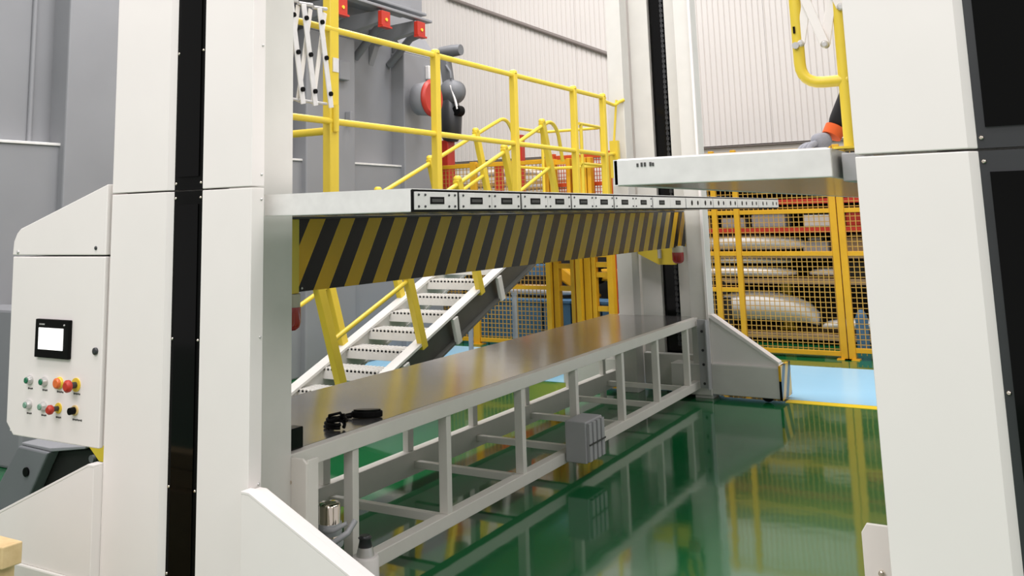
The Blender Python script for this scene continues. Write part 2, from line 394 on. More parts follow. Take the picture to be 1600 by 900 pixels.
# platform 1 railing on the far side of the deck
t = thing('guard_railing', 'yellow railing along the far edge of the long platform', 'railing', (-3.3, 5.9, ZT))
for i, y in enumerate((5.1, 6.2, 7.3, 7.95)):
    p = build(MB().bar((-3.3, y, ZT), (-3.3, y, 2.70), .05, .055, (1, 0, 0)).lathe([(.032, 0), (.03, .02), (.012, .03)], (-3.3, y, 2.70), 'z', 14), 'post', YEL, t, .006)
    build(MB().box(-3.35, -3.25, y-.05, y+.05, ZT, ZT+.008), 'base_plate', YEL, p)
p = build(MB().box(-3.34, -3.285, 3.99, 4.07, ZT, 3.6), 'main_post', YEL, t, .006)
build(MB().box(-3.285, -3.279, 4.01, 4.06, 2.44, 2.52), 'clip', ALU, p); 
build(MB().tube([(-3.28, 4.03, 2.10), (-3.28, 4.03, 2.25)], .02), 'clip', YEL, p)
build(MB().tube([(-3.3, 3.05, 2.685), (-3.3, 8.0, 2.69)], .019), 'top_rail', YEL, t)
build(MB().tube([(-3.3, 3.05, 2.16), (-3.3, 8.0, 2.16)], .019), 'mid_rail', YEL, t)
build(MB().tube([(-3.95, 4.04, 2.02), (-3.75, 4.04, 2.11), (-3.3, 4.04, 2.11)], .022), 'gate_hook', YEL, t)
build(MB().tube([(-3.3, 7.98, 2.66)] + bend((-3.3, 8.12, 2.64), (-3.28, 8.22, 2.64), (-3.22, 8.24, 2.7), .04) + [(-3.2, 8.25, 2.69)], .016), 'end_hook', YEL, t)
build(MB().tube([(-3.3, 8.0, 2.16), (-3.3, 8.2, 2.18)], .016), 'end_stub', YEL, t)
build(MB().box(-3.34, -3.26, 8.17, 8.22, 1.95, 2.30), 'end_plate', YEL, t)
build(MB().bar((-3.3, 8.19, 2.3), (-3.27, 8.22, 2.69), .015, .02), 'end_strap', YEL, t)

# folded lattice gates
def lattice(label, pts, mid):
    """pts: list of (lower point, upper point) for front slats; pins at crossings"""
    g = thing('folding_gate', label, 'gate', mid, 'folded lattice gates')
    return g
t = lattice('grey folded lattice gate beside the thick yellow post, left', None, (-3.22, 3.72, 2.1))
for i, y in enumerate((3.49, 3.59, 3.69, 3.82)):
    s_ = build(MB().bar((-3.22, y, 2.76), (-3.22, y+.10, 2.22), .008, .038), 'slat', ALU, t, .003)
    for fz in (.14, .5, .86):
        build(MB().lathe([(.013, 0), (.013, .012)], (-3.216, y+.10*fz, 2.76-.54*fz), 'x', 10), 'pivot', BLKM, s_)
for i, y in enumerate((3.47, 3.57, 3.67, 3.79)):
    build(MB().bar((-3.24, y+.10, 2.75), (-3.24, y-.0, 2.23), .008, .03), 'slat', FRAME, t, .003)
for y in (3.6, 3.72, 3.84):
    build(MB().tube([(-3.23, y-.06, 2.76), (-3.23, y+.05, 2.77)], .01), 'spacer', BRUSH, t)
    build(MB().tube([(-3.23, y-.06, 2.24), (-3.23, y+.05, 2.24)], .008), 'spacer', BRUSH, t)
build(MB().tube([(-3.26, 3.5, 2.2), (-3.26, 3.5, 2.8)], .008), 'hanger', BRUSH, t)

# ================================================================== PLATFORM 2
QT, QB = 1.766, 1.688
t = thing('lifting_platform', 'raised pale lifting platform beside the right column, a gloved hand resting on it', 'platform', (-.4, 5.3, QB), 'aluminium lifting platforms')
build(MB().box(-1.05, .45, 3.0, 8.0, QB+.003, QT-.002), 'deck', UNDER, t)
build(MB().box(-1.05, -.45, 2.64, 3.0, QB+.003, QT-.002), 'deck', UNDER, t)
es = build(MB().box(-1.062, -.44, 2.62, 2.64, QB, QT), 'end_skirt', ALU, t, .003)
build(MB().box(-1.062, -1.05, 2.62, 8.0, QB, QT), 'side_skirt', ALU, t)
build(MB().box(-.452, -.44, 2.64, 3.0, QB, QT), 'side_skirt', BRUSH, t)
build(MB().box(-1.05, -.45, 2.63, 8.0, QT-.002, QT+.003), 'deck_sheet', ALU, t)
build(MB().box(-.43, -.37, 2.72, 2.9, QB-.01, QT-.01), 'mounting_bracket', BOXG, t, .003)
tx = MB()
for i, (x, h) in enumerate(((-.985, .010), (-.972, .012), (-.962, .012), (-.945, .012), (-.937, .010))):
    tx.box(x-.003, x+.003, 2.618, 2.62, 1.742, 1.742+h)
build(tx, 'stamped_mark', SCUFF, es)

t = thing('guard_railing', 'thick bent yellow tube railing on the raised platform beside right column', 'railing', (-.42, 2.76, QT))
build(MB().tube([(-.41, 2.76, QT), (-.41, 2.76, 3.1)], .017), 'post', YEL, t)
build(MB().box(-.45, -.385, 2.73, 2.79, QT+.003, QT+.009), 'base_plate', YEL, t)
build(MB().tube([(-.40, 2.76, 1.963)] + bend((-.40, 2.76, 1.963), (-.527, 2.76, 1.963), (-.53, 2.76, 2.3), .06) + [(-.532, 2.76, 3.0)], .0165), 'bent_tube', YEL, t)
build(MB().lathe([(.01, 0), (.01, -.012)], (-.531, 2.745, 2.073), 'y', 10), 'bolt', BRUSH, t)
build(MB().box(-.536, -.53, 2.7405, 2.744, 2.11, 2.13), 'slot', BLKM, t)
t = lattice('white folded lattice gate hanging beside the bent yellow tube, upper right', None, (-.47, 2.74, 2.05))
for (xa, za, xb, zb, yy) in ((-.505, 2.235, -.452, 2.068, 2.742), (-.49, 2.22, -.52, 2.08, 2.752), (-.452, 2.068, -.418, 2.24, 2.752), (-.425, 2.235, -.40, 2.17, 2.742), (-.505, 2.235, -.49, 2.36, 2.742), (-.40, 2.235, -.43, 2.36, 2.752)):
    s_ = build(MB().bar((xa, yy, za), (xb, yy, zb), .026, .006, (1, 0, 0)), 'slat', WHITE, t, .002)
    for xx, zz in ((xa, za), (xb, zb)):
        build(MB().lathe([(.011, .004), (.011, -.006), (.006, -.009)], (xx, yy, zz), 'y', 12), 'pivot', BRUSH, s_)

# ================================================================== STEEL TABLE
t = thing('work_table', 'long steel-topped work table with open pale tube frame', 'table', (-3.04, 5.6, 0))
XF, XB = -2.64, -3.44
build(MB().box(-3.465, -2.66, 2.92, 8.30, .672, .690), 'table_top', SHEET, t, .002)
build(MB().box(-2.68, -2.615, 2.915, 8.25, .62, .689), 'top_rail', FRAME, t, .003)
build(MB().box(-3.465, -3.40, 2.92, 8.25, .60, .671), 'top_rail', FRAME, t, .003)
build(MB().box(-2.68, -2.62, 3.33, 8.25, .085, .15), 'bottom_rail', FRAME, t, .003)
build(MB().box(-3.45, -3.385, 3.0, 8.25, .06, .20), 'bottom_rail', FRAME, t, .003)
ys = [3.36, 4.12, 4.93, 5.68, 6.48, 7.22, 7.98]
for y in ys:
    build(MB().box(-2.675, -2.625, y-.022, y+.022, .15, .62), 'leg', FRAME, t, .002)
    build(MB().box(-3.39, -2.68, y-.02, y+.02, .10, .14), 'cross_member', FRAME, t, .002)
for y in [3.3, 4.1, 4.9, 5.68, 6.46, 7.25, 7.95]:
    build(MB().box(-3.44, -3.40, y-.03, y+.03, .20 if 3.5 < y < 7.9 else 0, .60), 'leg', FRAME, t, .002)
build(MB().box(-3.40, -2.70, 2.93, 2.97, .60, .67), 'end_rail', FRAME, t)
build(MB().box(-3.39, -3.33, 2.94, 3.0, 0, .60), 'leg', FRAME, t)
ep = build(MB().prism([(-2.64, 0), (-2.64, .688), (-2.53, .688), (-2.51, .67), (-2.51, 0)], 'y', 2.901, 2.913), 'end_plate', FRAME, t, .002)
build(MB().box(-2.522, -2.51, 2.913, 2.975, 0, .682), 'plate_flange', FRAME, ep, .002)
build(MB().lathe([(.008, 0), (.008, -.006)], (-2.59, 2.901, .595), 'y', 12), 'bolt', CHROME, ep)
ep = build(MB().box(-2.60, -2.50, 8.17, 8.19, .10, .68), 'end_plate', BOXG, t, .002)
build(MB().box(-2.51, -2.50, 8.10, 8.17, .10, .68), 'plate_flange', BOXG, ep)
for z in (.14, .3, .42, .58): build(MB().lathe([(.012, 0), (.012, -.005)], (-2.56, 8.17, z), 'y', 10), 'bolt_hole', DGREY, ep)

# things on / at the table
t = thing('junction_box', 'small grey junction box hung on the front rail of the table', 'box', (-2.55, 5.62, .07))
bx = build(MB().box(-2.61, -2.47, 5.44, 5.70, .10, .345), 'housing', BOXG, t, .006)
for i in range(4):
    build(MB().box(-2.47, -2.45, 5.455+i*.065, 5.495+i*.065, .11, .335), 'rib', BOXG, bx, .002)
build(MB().box(-2.452, -2.447, 5.45, 5.70, .205, .215), 'strap', SCUFF, bx)
t = thing('chrome_cylinder', 'polished chrome cylinder in a grey clamp at near end of table', 'cylinder', (-2.57, 3.12, 0))
build(MB().lathe([(.046, 0), (.046, .455), (.04, .465), (.02, .466)], (-2.575, 3.12, 0), 'z', 28), 'barrel', CHROME, t)
build(MB().lathe([(.05, .0), (.052, .01), (.052, .035), (.05, .045)], (-2.575, 3.12, .345), 'z', 28), 'clamp_ring', PLAST, t)
build(MB().lathe([(.056, .0), (.058, .01), (.058, .025), (.055, .035)], (-2.575, 3.12, .30), 'z', 28), 'clamp_ring', PLAST, t)
build(MB().tube([(-2.56, 3.07, .33), (-2.50, 3.06, .34), (-2.455, 3.09, .375), (-2.45, 3.13, .41)], .012), 'clamp_arm', PLAST, t)
build(MB().tube([(-2.56, 3.07, .37), (-2.50, 3.06, .385), (-2.46, 3.09, .41)], .009), 'clamp_arm', PLAST, t)
t = thing('white_canister', 'short white canister with dark glass knob beside first table leg', 'canister', (-2.53, 3.3, 0))
build(MB().lathe([(.058, 0), (.058, .205), (.052, .214)], (-2.53, 3.3, 0), 'z', 28), 'canister_body', WHITE, t)
build(MB().lathe([(.038, .2142), (.034, .235), (.03, .25)], (-2.53, 3.3, 0), 'z', 22), 'collar', BRUSH, t)
build(MB().lathe([(.03, .25), (.024, .28), (.03, .285), (.02, .295)], (-2.53, 3.3, 0), 'z', 18), 'knob', DGREY, t)
# goggles
t = thing('goggles', 'black goggles lying flat on the steel table, farther of two black items', 'goggles', (-2.76, 3.6, .69))
prof = []
g = MB()
for k in range(14):
    aa = 2*math.pi*k/14
    g_ = (.075*math.cos(aa), .028*math.sin(aa))
    prof.append(g_)
ang = math.radians(32)
def rot2(p): return (p[0]*math.cos(ang)-p[1]*math.sin(ang)-2.76, p[0]*math.sin(ang)+p[1]*math.cos(ang)+3.62)
build(MB().prism([rot2(p) for p in prof], 'z', .692, .722), 'goggle_frame', BLKM, t, .006)
build(MB().prism([rot2((p[0]*.85, p[1]*.7)) for p in prof], 'z', .7222, .728), 'lens', BLACK, t)
q = rot2((-.06, -.0)); q2 = rot2((-.10, .012)); q3 = rot2((-.105, -.015)); q4 = rot2((-.07, -.02))
build(MB().tube([(q[0], q[1], .71), (q2[0], q2[1], .70), (q3[0], q3[1], .698), (q4[0], q4[1], .70)], .008), 'strap', BLKM, t)
# coiled strap
t = thing('coiled_strap', 'small coiled black strap on the steel table, nearest the left column', 'strap', (-2.76, 3.38, .69))
for i, (rx, ry, h) in enumerate(((.045, .03, .0), (.05, .034, .014), (.04, .03, .03))):
    pts = [(-2.745+rx*math.cos(u), 3.37+ry*math.sin(u), .70+h+.02*max(0, math.sin(u+.7*i))) for u in [2*math.pi*k/24 for k in range(23)]]
    build(MB().tube(pts, .008, 8), 'loop', BLKM, t)
build(MB().tube([(-2.78, 3.36, .71), (-2.76, 3.345, .75), (-2.72, 3.37, .76), (-2.70, 3.395, .72)], .007, 8), 'loop', BLKM, t)
build(MB().box(-2.80, -2.765, 3.35, 3.385, .691, .705), 'buckle', DGREY, t, .003)
# dark glossy box
t = thing('glossy_case', 'dark glossy case standing at table corner against left column', 'case', (-2.72, 3.0, .69))
build(MB().box(-2.70, -2.645, 2.955, 3.04, .691, .775), 'case', BLACK, t, .004)
build(MB().box(-2.698, -2.665, 2.952, 2.9548, .715, .77), 'blue_reflection', mat('blue_reflection_paint', (90, 120, 160), .1), t)  # blue reflection on the glossy case, painted as a flat coloured face

# warning beacons
def beacon(label, x, y, z, r):
    g = thing('warning_beacon', label, 'lamp', (x, y, z-.16), 'red beacons hanging under the striped panel')
    build(MB().lathe([(r*.98, 0), (r*.98, -.055)], (x, y, z), 'z', 20), 'lamp_base', LAMPW, g)
    build(MB().lathe([(r*1.05, -.0552), (r*1.05, -.12), (r*.9, -.14), (r*.5, -.152)], (x, y, z), 'z', 24), 'lamp_dome', LAMPR, g)
beacon('red beacon hanging under the near end of the striped panel', -2.765, 3.1, 1.298, .037)
beacon('red beacon hanging under the far end of the striped panel', -2.745, 8.2, 1.315, .05)

# ================================================================== STAIRCASE
XR, XL = -4.38, -5.12
SL = .375
def zs_(y): return .40+SL*(y-5.947)
th = math.atan(SL); ud = Vector((0, -math.sin(th), math.cos(th)))
t = thing('staircase', 'pale metal staircase rising behind the table toward the rear landing', 'stairs', (-4.75, 5.0, 0))
y0, y1 = 4.9, 9.45
for X_, nm in ((XR, 'stringer'), (XL, 'stringer')):
    s_ = build(MB().bar((X_-.03*(1 if X_ == XR else -1), y0, zs_(y0)), (X_-.03*(1 if X_ == XR else -1), y1, zs_(y1)), .10, .022), nm, STAIRW, t)
    inn = -1 if X_ == XR else 1
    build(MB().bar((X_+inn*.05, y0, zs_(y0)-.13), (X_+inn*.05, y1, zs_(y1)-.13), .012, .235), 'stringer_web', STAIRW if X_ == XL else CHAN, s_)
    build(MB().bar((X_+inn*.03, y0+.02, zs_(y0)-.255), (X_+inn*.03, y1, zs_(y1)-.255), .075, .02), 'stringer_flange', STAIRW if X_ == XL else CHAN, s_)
for y in (6.2, 6.95, 7.75, 8.6):
    build(MB().bar((XR+.012, y+.03, zs_(y)-.02), (XR+.012, y+.10, zs_(y)-.24), .035, .075), 'stringer_bracket', STAIRW, t, .004)
for k in range(-2, 12):
    y = 5.747+.3085*k; z = .309+.1194*k
    tr = build(MB().box(-5.075, -4.44, y, y+.025, z-.085, z), 'step', STAIRW, t, .002)
    st = MB(); st.box(-5.075, -4.44, y+.02, y+.24, z-.03, z-.018)
    for i in range(16):
        xx = -5.06+i*.0395; st.box(xx, xx+.02, y, y+.22, z-.018, z+.006)
    build(st, 'grip_tread', STAIRW, tr)
build(MB().box(-5.15, -4.35, 9.45, 10.45, 1.64, 1.70), 'landing_deck', STAIRW, t, .003)
for x in (-5.12, -4.72): build(MB().box(x-.03, x+.03, 10.36, 10.42, 0, 1.64), 'landing_leg', ORG, t)
def handrail(label, X_, feet, ytop, H, enddir):
    g = thing('handrail', label, 'railing', (X_, feet[0], 0), 'stair handrails')
    for y in feet:
        p = Vector((X_, y, zs_(y)-.05)); q = Vector((X_, y, zs_(y)))+ud*H
        po = build(MB().bar(p, q, .055, .075), 'post', YEL, g, .004)
        build(MB().lathe([(.03, -.02), (.036, 0), (.036, .02), (.02, .035)], tuple(q), 'z', 14), 'knuckle', YEL, po)
    off = ud*(H-.04)
    def P(y, h): 
        v = Vector((X_, y, zs_(y)))+ud*h; return v
    a0 = P(feet[0]-.1, H-.04); a1 = P(ytop, H-.04)
    dy = (a1-a0).normalized()
    pts = [a0, a1-dy*.3] + bend(a1-dy*.3, a1+dy*.05, a1+Vector((0, .28, -.38)), .22, 8)[1:] + [a1+Vector((0, .24, -.45))]
    build(MB().tube(pts, .021), 'top_rail', YEL, g)
    build(MB().tube([P(feet[0], H*.52), P(feet[-1], H*.52)], .019), 'mid_rail', YEL, g)
    return g
handrail('yellow handrail along the near side of the stairs', XR, [5.53, 6.51, 7.47, 8.36, 9.22], 9.45, 1.05, 1)
handrail('yellow handrail along the grey press side of the stairs', XL, [5.50, 6.41, 7.27, 8.15, 9.07], 9.75, 1.05, 1)
t = thing('landing_railing', 'thin yellow railing around the landing at the top of the stairs', 'railing', (-4.75, 10.5, 1.7))
for z in (2.66, 2.2):
    build(MB().tube([(-5.15, 9.7, z)] + bend((-5.15, 9.7, z), (-5.15, 10.43, z), (-4.4, 10.43, z), .1) + bend((-5.15, 10.43, z), (-4.35, 10.43, z), (-4.35, 9.9, z), .12) + [(-4.35, 9.75, z)], .018), 'rail', YEL, t)
for x, y in ((-5.15, 9.75), (-5.15, 10.4), (-4.75, 10.43), (-4.35, 10.4), (-4.35, 9.8)):
    build(MB().tube([(x, y, 1.7), (x, y, 2.66)], .02), 'post', YEL, t)
t = thing('hooked_post', 'thin yellow hooked post rising beyond the raised platform edge', 'post', (-2.9, 9.45, 0))
build(MB().tube([(-2.9, 9.45, 0), (-2.9, 9.45, 2.6)] + bend((-2.9, 9.45, 2.6), (-2.9, 9.45, 2.9), (-3.1, 9.3, 2.9), .1) + [(-3.0, 9.37, 2.89)], .022), 'post_tube', YEL, t)

# ================================================================== GREY PRESS
t = thing('moulding_press', 'huge grey press with broad upright frames behind the stairs', 'machine', (-7.3, 7.3, 0))
def pcol(y0, y1, ztop=3.72):
    cm = build(MB().box(-6.85, -6.6, y0, y1, 0, ztop), 'upright_frame', GREYW, t, .015)
    build(MB().prism([(y0, ztop), (y1, ztop), (y1-.12, ztop+.0), (y1-.12, ztop+.0)], 'x', -7.4, -6.61) if False else
          MB().prism([(-6.6, ztop), (-6.8, ztop), (-6.8, ztop+.3)], 'y', y0+.02, y1-.02), 'sloped_cap', GREYW, cm, .01)
    return cm
build(MB().box(-8.2, -6.8, 2.0, 10.2, 0, 5.2), 'press_body', GREYW, t)
build(MB().box(-6.8, -6.67, 2.2, 10.1, 0, 2.27), 'lower_body', GREYW, t, .02)
lip = build(MB().box(-6.8, -6.655, 2.2, 10.1, 2.262, 2.285), 'ledge', ALU, t, .004)
pcol(4.69, 7.15, 5.2); c2 = pcol(7.62, 8.47); c3 = pcol(9.47, 10.3); pcol(2.6, 3.6, 5.2)
build(MB().box(-6.9, -5.97, 4.0, 4.3, 0, 1.05), 'side_pillar', GREYW, t, .02)
build(MB().box(-6.6, -5.3, 4.3, 5.45, 0, .6), 'press_base', GREYD, t, .02)
build(MB().tube([(-6.79, 4.50, 0), (-6.79, 4.50, 5.2)], .02), 'weld_seam', GREYW, t)
build(MB().tube([(-6.77, 7.45, 2.3), (-6.77, 7.45, 4.3)], .03), 'oil_pipe', GREYW, t)
build(MB().box(-6.6, -6.52, 8.1, 8.28, 3.20, 3.42), 'lug', GREYW, c2, .01)
build(MB().box(-6.6, -6.52, 8.28, 8.33, 2.7, 2.85), 'lug', GREYW, c2, .01)
build(MB().box(-6.6, -6.54, 9.95, 10.08, 3.42, 3.6), 'lug', ALU, c3, .01)
hs = build(MB().lathe([(.17, -.2), (.2, -.19), (.22, -.02), (.2, 0)], (-6.3, 9.62, 3.11), 'x', 28), 'round_housing', GREYW, t)
build(MB().lathe([(.23, 0), (.24, .02), (.2, .05)], (-6.3, 9.62, 3.11), 'x', 28), 'round_cover', RED, hs)
for y in (7.55, 8.33, 9.05):
    ar = build(MB().prism([(-6.8, 3.5), (-6.8, 3.95), (-6.10, 3.98), (-6.10, 3.84), (-6.7, 3.74)], 'y', y-.05, y+.05), 'bracket_arm', GREYW, t, .01)
    pd = build(MB().box(-6.10, -6.04, y-.08, y+.08, 3.79, 3.96), 'clamp_block', RED, ar, .006)
    build(MB().box(-6.1, -6.03, y-.08, y+.10, 3.77, 3.79), 'block_lip', RED, pd)
    build(MB().lathe([(.02, 0), (.02, .01)], (-6.04, y, 3.86), 'x', 10), 'bolt', CREAMB, pd)
for xx, zz in ((-6.12, 4.0), (-6.2, 4.10), (-6.5, 4.13)):
    build(MB().box(xx-.07, xx+.04, 6.4, 9.35, zz, zz+.035), 'top_beam', GREYW, t, .008)
build(MB().box(-7.4, -6.3, 6.4, 9.2, 4.18, 4.23), 'top_plate', GREYW, t)
for y in (7.9, 8.7, 9.4):
    build(MB().tube([(-6.78, y, 3.55), (-6.6, y, 3.72), (-6.45, y, 3.86), (-6.3, y, 3.9)], .05), 'hydraulic_hose', GREYD, t)
for y in (7.75, 8.15, 8.6, 9.0): build(MB().lathe([(.03, -.02), (.03, 0), (.015, .02)], (-6.25, y, 4.14), 'z', 12), 'bolt', ALU, t)
build(MB().tube([(-6.4, 8.0, 4.1), (-6.4, 8.0, 4.6)], .04), 'hoist_rod', ALU, t)
# robot
t = thing('robot_arm', 'dark grey articulated arm beyond the press with a red pedestal', 'robot', (-7.05, 11.2, 0))
build(MB().box(-7.22, -7.0, 11.1, 11.3, 1.9, 2.72), 'pedestal', RED, t, .01)
build(MB().box(-7.26, -6.96, 11.05, 11.35, 0, 1.9), 'base_column', GREYD, t, .01)
build(MB().lathe([(.10, 2.70), (.15, 2.8), (.17, 3.1), (.11, 3.3)], (-7.0, 11.2, 0), 'z', 20), 'lower_arm', DGREY, t)
build(MB().lathe([(.02, -.12), (.17, -.1), (.17, .08), (.06, .12)], (-6.95, 11.2, 3.42), 'y', 24), 'joint', GREYD, t)
build(MB().bar((-7.0, 11.2, 3.4), (-7.08, 11.2, 3.95), .14, .14), 'upper_arm', GREYD, t, .02)
build(MB().lathe([(.08, -.2), (.09, 0), (.08, .15)], (-6.95, 11.2, 4.02), 'x', 18), 'elbow_motor', GREYD, t)
build(MB().lathe([(.07, -.06), (.08, .06)], (-6.84, 11.15, 3.13), 'y', 18), 'motor', BLKM, t)
build(MB().tube([(-6.93, 11.1, 3.5), (-6.86, 11.1, 3.3), (-6.82, 11.1, 3.15)], .018), 'hose', ALU, t)
build(MB().tube([(-7.0, 11.1, 3.8), (-6.93, 11.1, 3.7), (-6.92, 11.1, 3.6)], .02), 'hose', GREYD, t)

# grey casting machine low at left
t = thing('casting_machine', 'dark machine foot with pale side plate below the control cabinet', 'machine', (-4.7, 3.6, 0))
build(MB().prism([(-5.06, .385), (-4.79, .375), (-5.02, .0), (-5.35, .0)], 'y', 3.38, 3.46), 'side_plate', GREYD, t, .01)
build(MB().prism([(-4.87, .36), (-4.50, .41), (-4.36, .34), (-4.36, .0), (-5.15, .0)], 'y', 3.46, 4.2), 'foot_body', DARK, t, .01)
build(MB().prism([(-5.06, .386), (-4.79, .376), (-4.50, .42), (-4.50, .435), (-4.80, .395), (-5.06, .40)], 'y', 3.4, 4.1), 'top_edge', GREYW, t, .004)
build(MB().lathe([(.025, 0), (.025, -.01)], (-4.97, 3.38, .255), 'y', 14), 'bolt', BLKM, t)
build(MB().lathe([(.02, 0), (.02, -.02)], (-4.5, 3.46, .36), 'y', 14), 'bolt', GREYD, t)
build(MB().prism([(-4.50, .46), (-4.30, .46), (-4.30, .37), (-4.38, .37)], 'y', 3.4, 3.46), 'warning_plate', YEL, t)

# ================================================================== TIMBERS (bottom left)
def timber(label, x0, x1, y0, y1, z0, z1):
    o = build(MB().box(x0, x1, y0, y1, z0, z1), 'timber', WOOD, None, .004); tag(o, label, 'timber', 'pale timbers stacked at lower left')
timber('top pale timber of the stack at the lower left corner', -3.6, -2.90, 1.9, 1.97, .535, .603)
timber('shorter pale timber directly under the top one at lower left', -3.6, -2.935, 1.9, 1.97, .455, .53)
timber('squared timber block carrying the stack, almost outside the lower left corner', -3.6, -2.96, 1.88, 2.0, 0, .45)

# ================================================================== FENCES
def fence(label, y, x0, x1, ztop, rails, posts, wires=(.055, .055), bottom=.05, name='safety_fence', m_=ORG):
    g = thing(name, label, 'fence', ((x0+x1)/2, y, 0), 'yellow mesh safety fencing')
    for (px, wd) in posts:
        po = build(MB().box(px-wd/2, px+wd/2, y-.03, y+.03, .01, ztop+.05), 'post', m_, g, .004)
        build(MB().box(px-wd/2-.04, px+wd/2+.04, y-.07, y+.07, 0, .01), 'base_plate', m_, po)
    for z in rails:
        build(MB().box(x0, x1, y-.02, y+.02, z-.025, z+.025), 'rail', m_, g, .003)
    mb = MB(); w_ = .004
    x = x0+wires[0]
    while x < x1:
        mb.box(x-w_, x+w_, y-.004, y+.004, bottom, ztop); x += wires[0]
    z = bottom+wires[1]
    while z < ztop:
        mb.box(x0, x1, y+.004, y+.010, z-w_, z+w_); z += wires[1]
    o = build(mb, 'wire_mesh', WIRE if m_ is ORG else m_, g); o['kind'] = 'stuff'
    return g
R_ = [.06, 1.13, 1.60, 2.28]
fence('yellow mesh fence panel just right of the far column', 10.95, -4.3, -3.2, 2.28, R_ + [.72], [(-4.3, .06), (-3.19, .06)])
fence('narrow yellow mesh fence panel between two slim posts right of far column', 10.95, -3.16, -2.95, 2.28, R_ + [.72], [(-2.93, .06)])
fence('wide yellow mesh fence panel in front of the white mouldings rack', 10.95, -2.90, -1.90, 2.28, R_, [(-1.865, .07)])
fence('yellow mesh gate panel beside the right column, mostly hidden', 10.95, -1.75, -.2, 2.28, [.10, 1.13, 1.60, 2.28], [(-1.785, .07), (-.2, .06)])
fence('yellow mesh fence panel in front of the blue crates', 10.6, -7.6, -6.3, 2.3, [.06, .73, 2.3], [(-7.6, .07), (-6.28, .09)])
fence('yellow mesh fence panel between stairs and tall double posts', 10.6, -6.23, -5.25, 2.3, [.06, .73, 1.10, 2.3], [])
t = thing('gate_frame', 'heavy yellow double-post gate frame beyond the table', 'gate', (-4.9, 10.55, 0))
for x, wd in ((-5.17, .07), (-5.08, .07), (-4.86, .05), (-4.76, .085), (-4.66, .085), (-4.58, .05)):
    build(MB().box(x-wd/2, x+wd/2, 10.5, 10.6, 0, 2.32), 'post', ORG, t, .005)
for z in (1.0, 1.10, .73, .12, 2.28): build(MB().box(-5.05, -4.88, 10.52, 10.58, z-.03, z+.03), 'rail', ORG, t)
for z in (1.14, 1.02, .9, .5): build(MB().box(-4.55, -4.35, 10.52, 10.58, z-.03, z+.03), 'rail', ORG, t)
build(MB().box(-4.40, -4.33, 10.5, 10.6, 0, 2.32), 'post', ORG, t)
fence('fine orange-red mesh panel beyond the stairs landing', 10.75, -5.14, -4.43, 2.35, [1.7, 2.0, 2.35], [(-5.17, .05), (-4.41, .05)], (.035, .05), 1.6, m_=ORRED)
t = thing('yellow_block', 'low yellow machine base on the floor seen under the table', 'base', (-4.5, 8.9, 0))
build(MB().box(-4.66, -4.30, 8.8, 9.1, .07, .30), 'block_body', YEL, t, .02)
for x in (-4.62, -4.34): build(MB().box(x-.03, x+.03, 8.82, 9.08, 0, .07), 'foot', BLKM, t)
# slim grey barrier posts
for x, z, lb in ((-5.54, .80, 'slim grey barrier post behind the table, left one of the pair'), (-4.97, .76, 'slim grey barrier post behind the table, right one of the pair')):
    o = build(MB().tube([(x, 9.2, .01), (x, 9.2, z)], .028).box(x-.06, x+.06, 9.14, 9.26, 0, .012).lathe([(.034, 0), (.034, .03)], (x, 9.2, z), 'z', 12), 'barrier_post', BOXG)
    tag(o, lb, 'post', 'slim grey barrier posts')

# ================================================================== GOODS BEHIND THE FENCE
def shell(mb, x0, x1, y, z, h, dpt, bulge=.06, n=14, flip=False):
    """curved moulded shell: a bowed, tapering bumper skin with thickness"""
    rows = []
    for i in range(n+1):
        t_ = i/n; x = x0+(x1-x0)*t_; cr = math.sin(math.pi*min(1, max(0, t_)))**.5
        zc = z+bulge*cr
        hh = h*(.45+.55*cr)
        rows.append([(x, y-dpt*cr, zc-hh/2), (x, y-dpt*cr-.05, zc-hh*.15), (x, y-dpt*cr-.03, zc+hh*.25), (x, y-dpt*cr*.6+.04, zc+hh/2), (x, y+.16, zc+hh/2-.02), (x, y+.16, zc-hh/2)])
    m_ = 6; vs = [p for r_ in rows for p in r_]
    fs = [(i*m_+k, i*m_+(k+1) % m_, (i+1)*m_+(k+1) % m_, (i+1)*m_+k) for i in range(n) for k in range(m_)] + [tuple(range(m_-1, -1, -1)), tuple(n*m_+k for k in range(m_))]
    return mb.add(vs, fs, True)
t = thing('storage_rack', 'brown and red storage rack behind the right mesh fence', 'rack', (-2.8, 12.5, 0))
for x in (-4.4, -1.2): 
    for y in (12.0, 12.9): build(MB().box(x-.05, x+.05, y-.05, y+.05, 0, 2.5), 'upright', TAN, t)
for z, m_ in ((.12, TAN), (.78, TAN), (1.09, TAN), (1.40, RED), (1.75, RED), (1.95, TAN)):
    build(MB().box(-4.4, -1.2, 12.0, 12.9, z-.02, z), 'shelf', TAN if m_ is TAN else DARK, t)
    build(MB().box(-4.4, -1.2, 11.96, 12.0, z-.06, z), 'shelf_beam', m_, t)
build(MB().box(-4.4, -1.2, 12.9, 12.95, 0, 2.4), 'back_panel', DARK, t)
def moulding(label, x0, x1, z, h, d_, bg_=.05):
    o = build(shell(MB(), x0, x1, 12.15, z, h, d_, bg_), 'moulding', BUMP); tag(o, label, 'moulding', 'white moulded shells on the rack')
moulding('long white moulded shell lying right under the lower red beam of the rack', -3.95, -2.42, 1.185, .20, .14, .05)
moulding('white moulded shell on the shelf below the long one, topmost of two', -3.9, -2.62, .985, .09, .14, .025)
moulding('white moulded shell at the bottom of the pair on the middle shelf', -3.95, -2.56, .845, .12, .16, .015)
moulding('bulky white moulded shell on lowest shelf behind fence', -3.75, -2.34, .29, .34, .14, .16)
moulding('small white moulded shell on the middle shelf, near the yellow gate posts', -2.40, -1.95, .84, .09, .06, .02)
moulding('pale moulded shell on the lowest shelf right end', -2.3, -1.5, .2, .12, .1, .05)
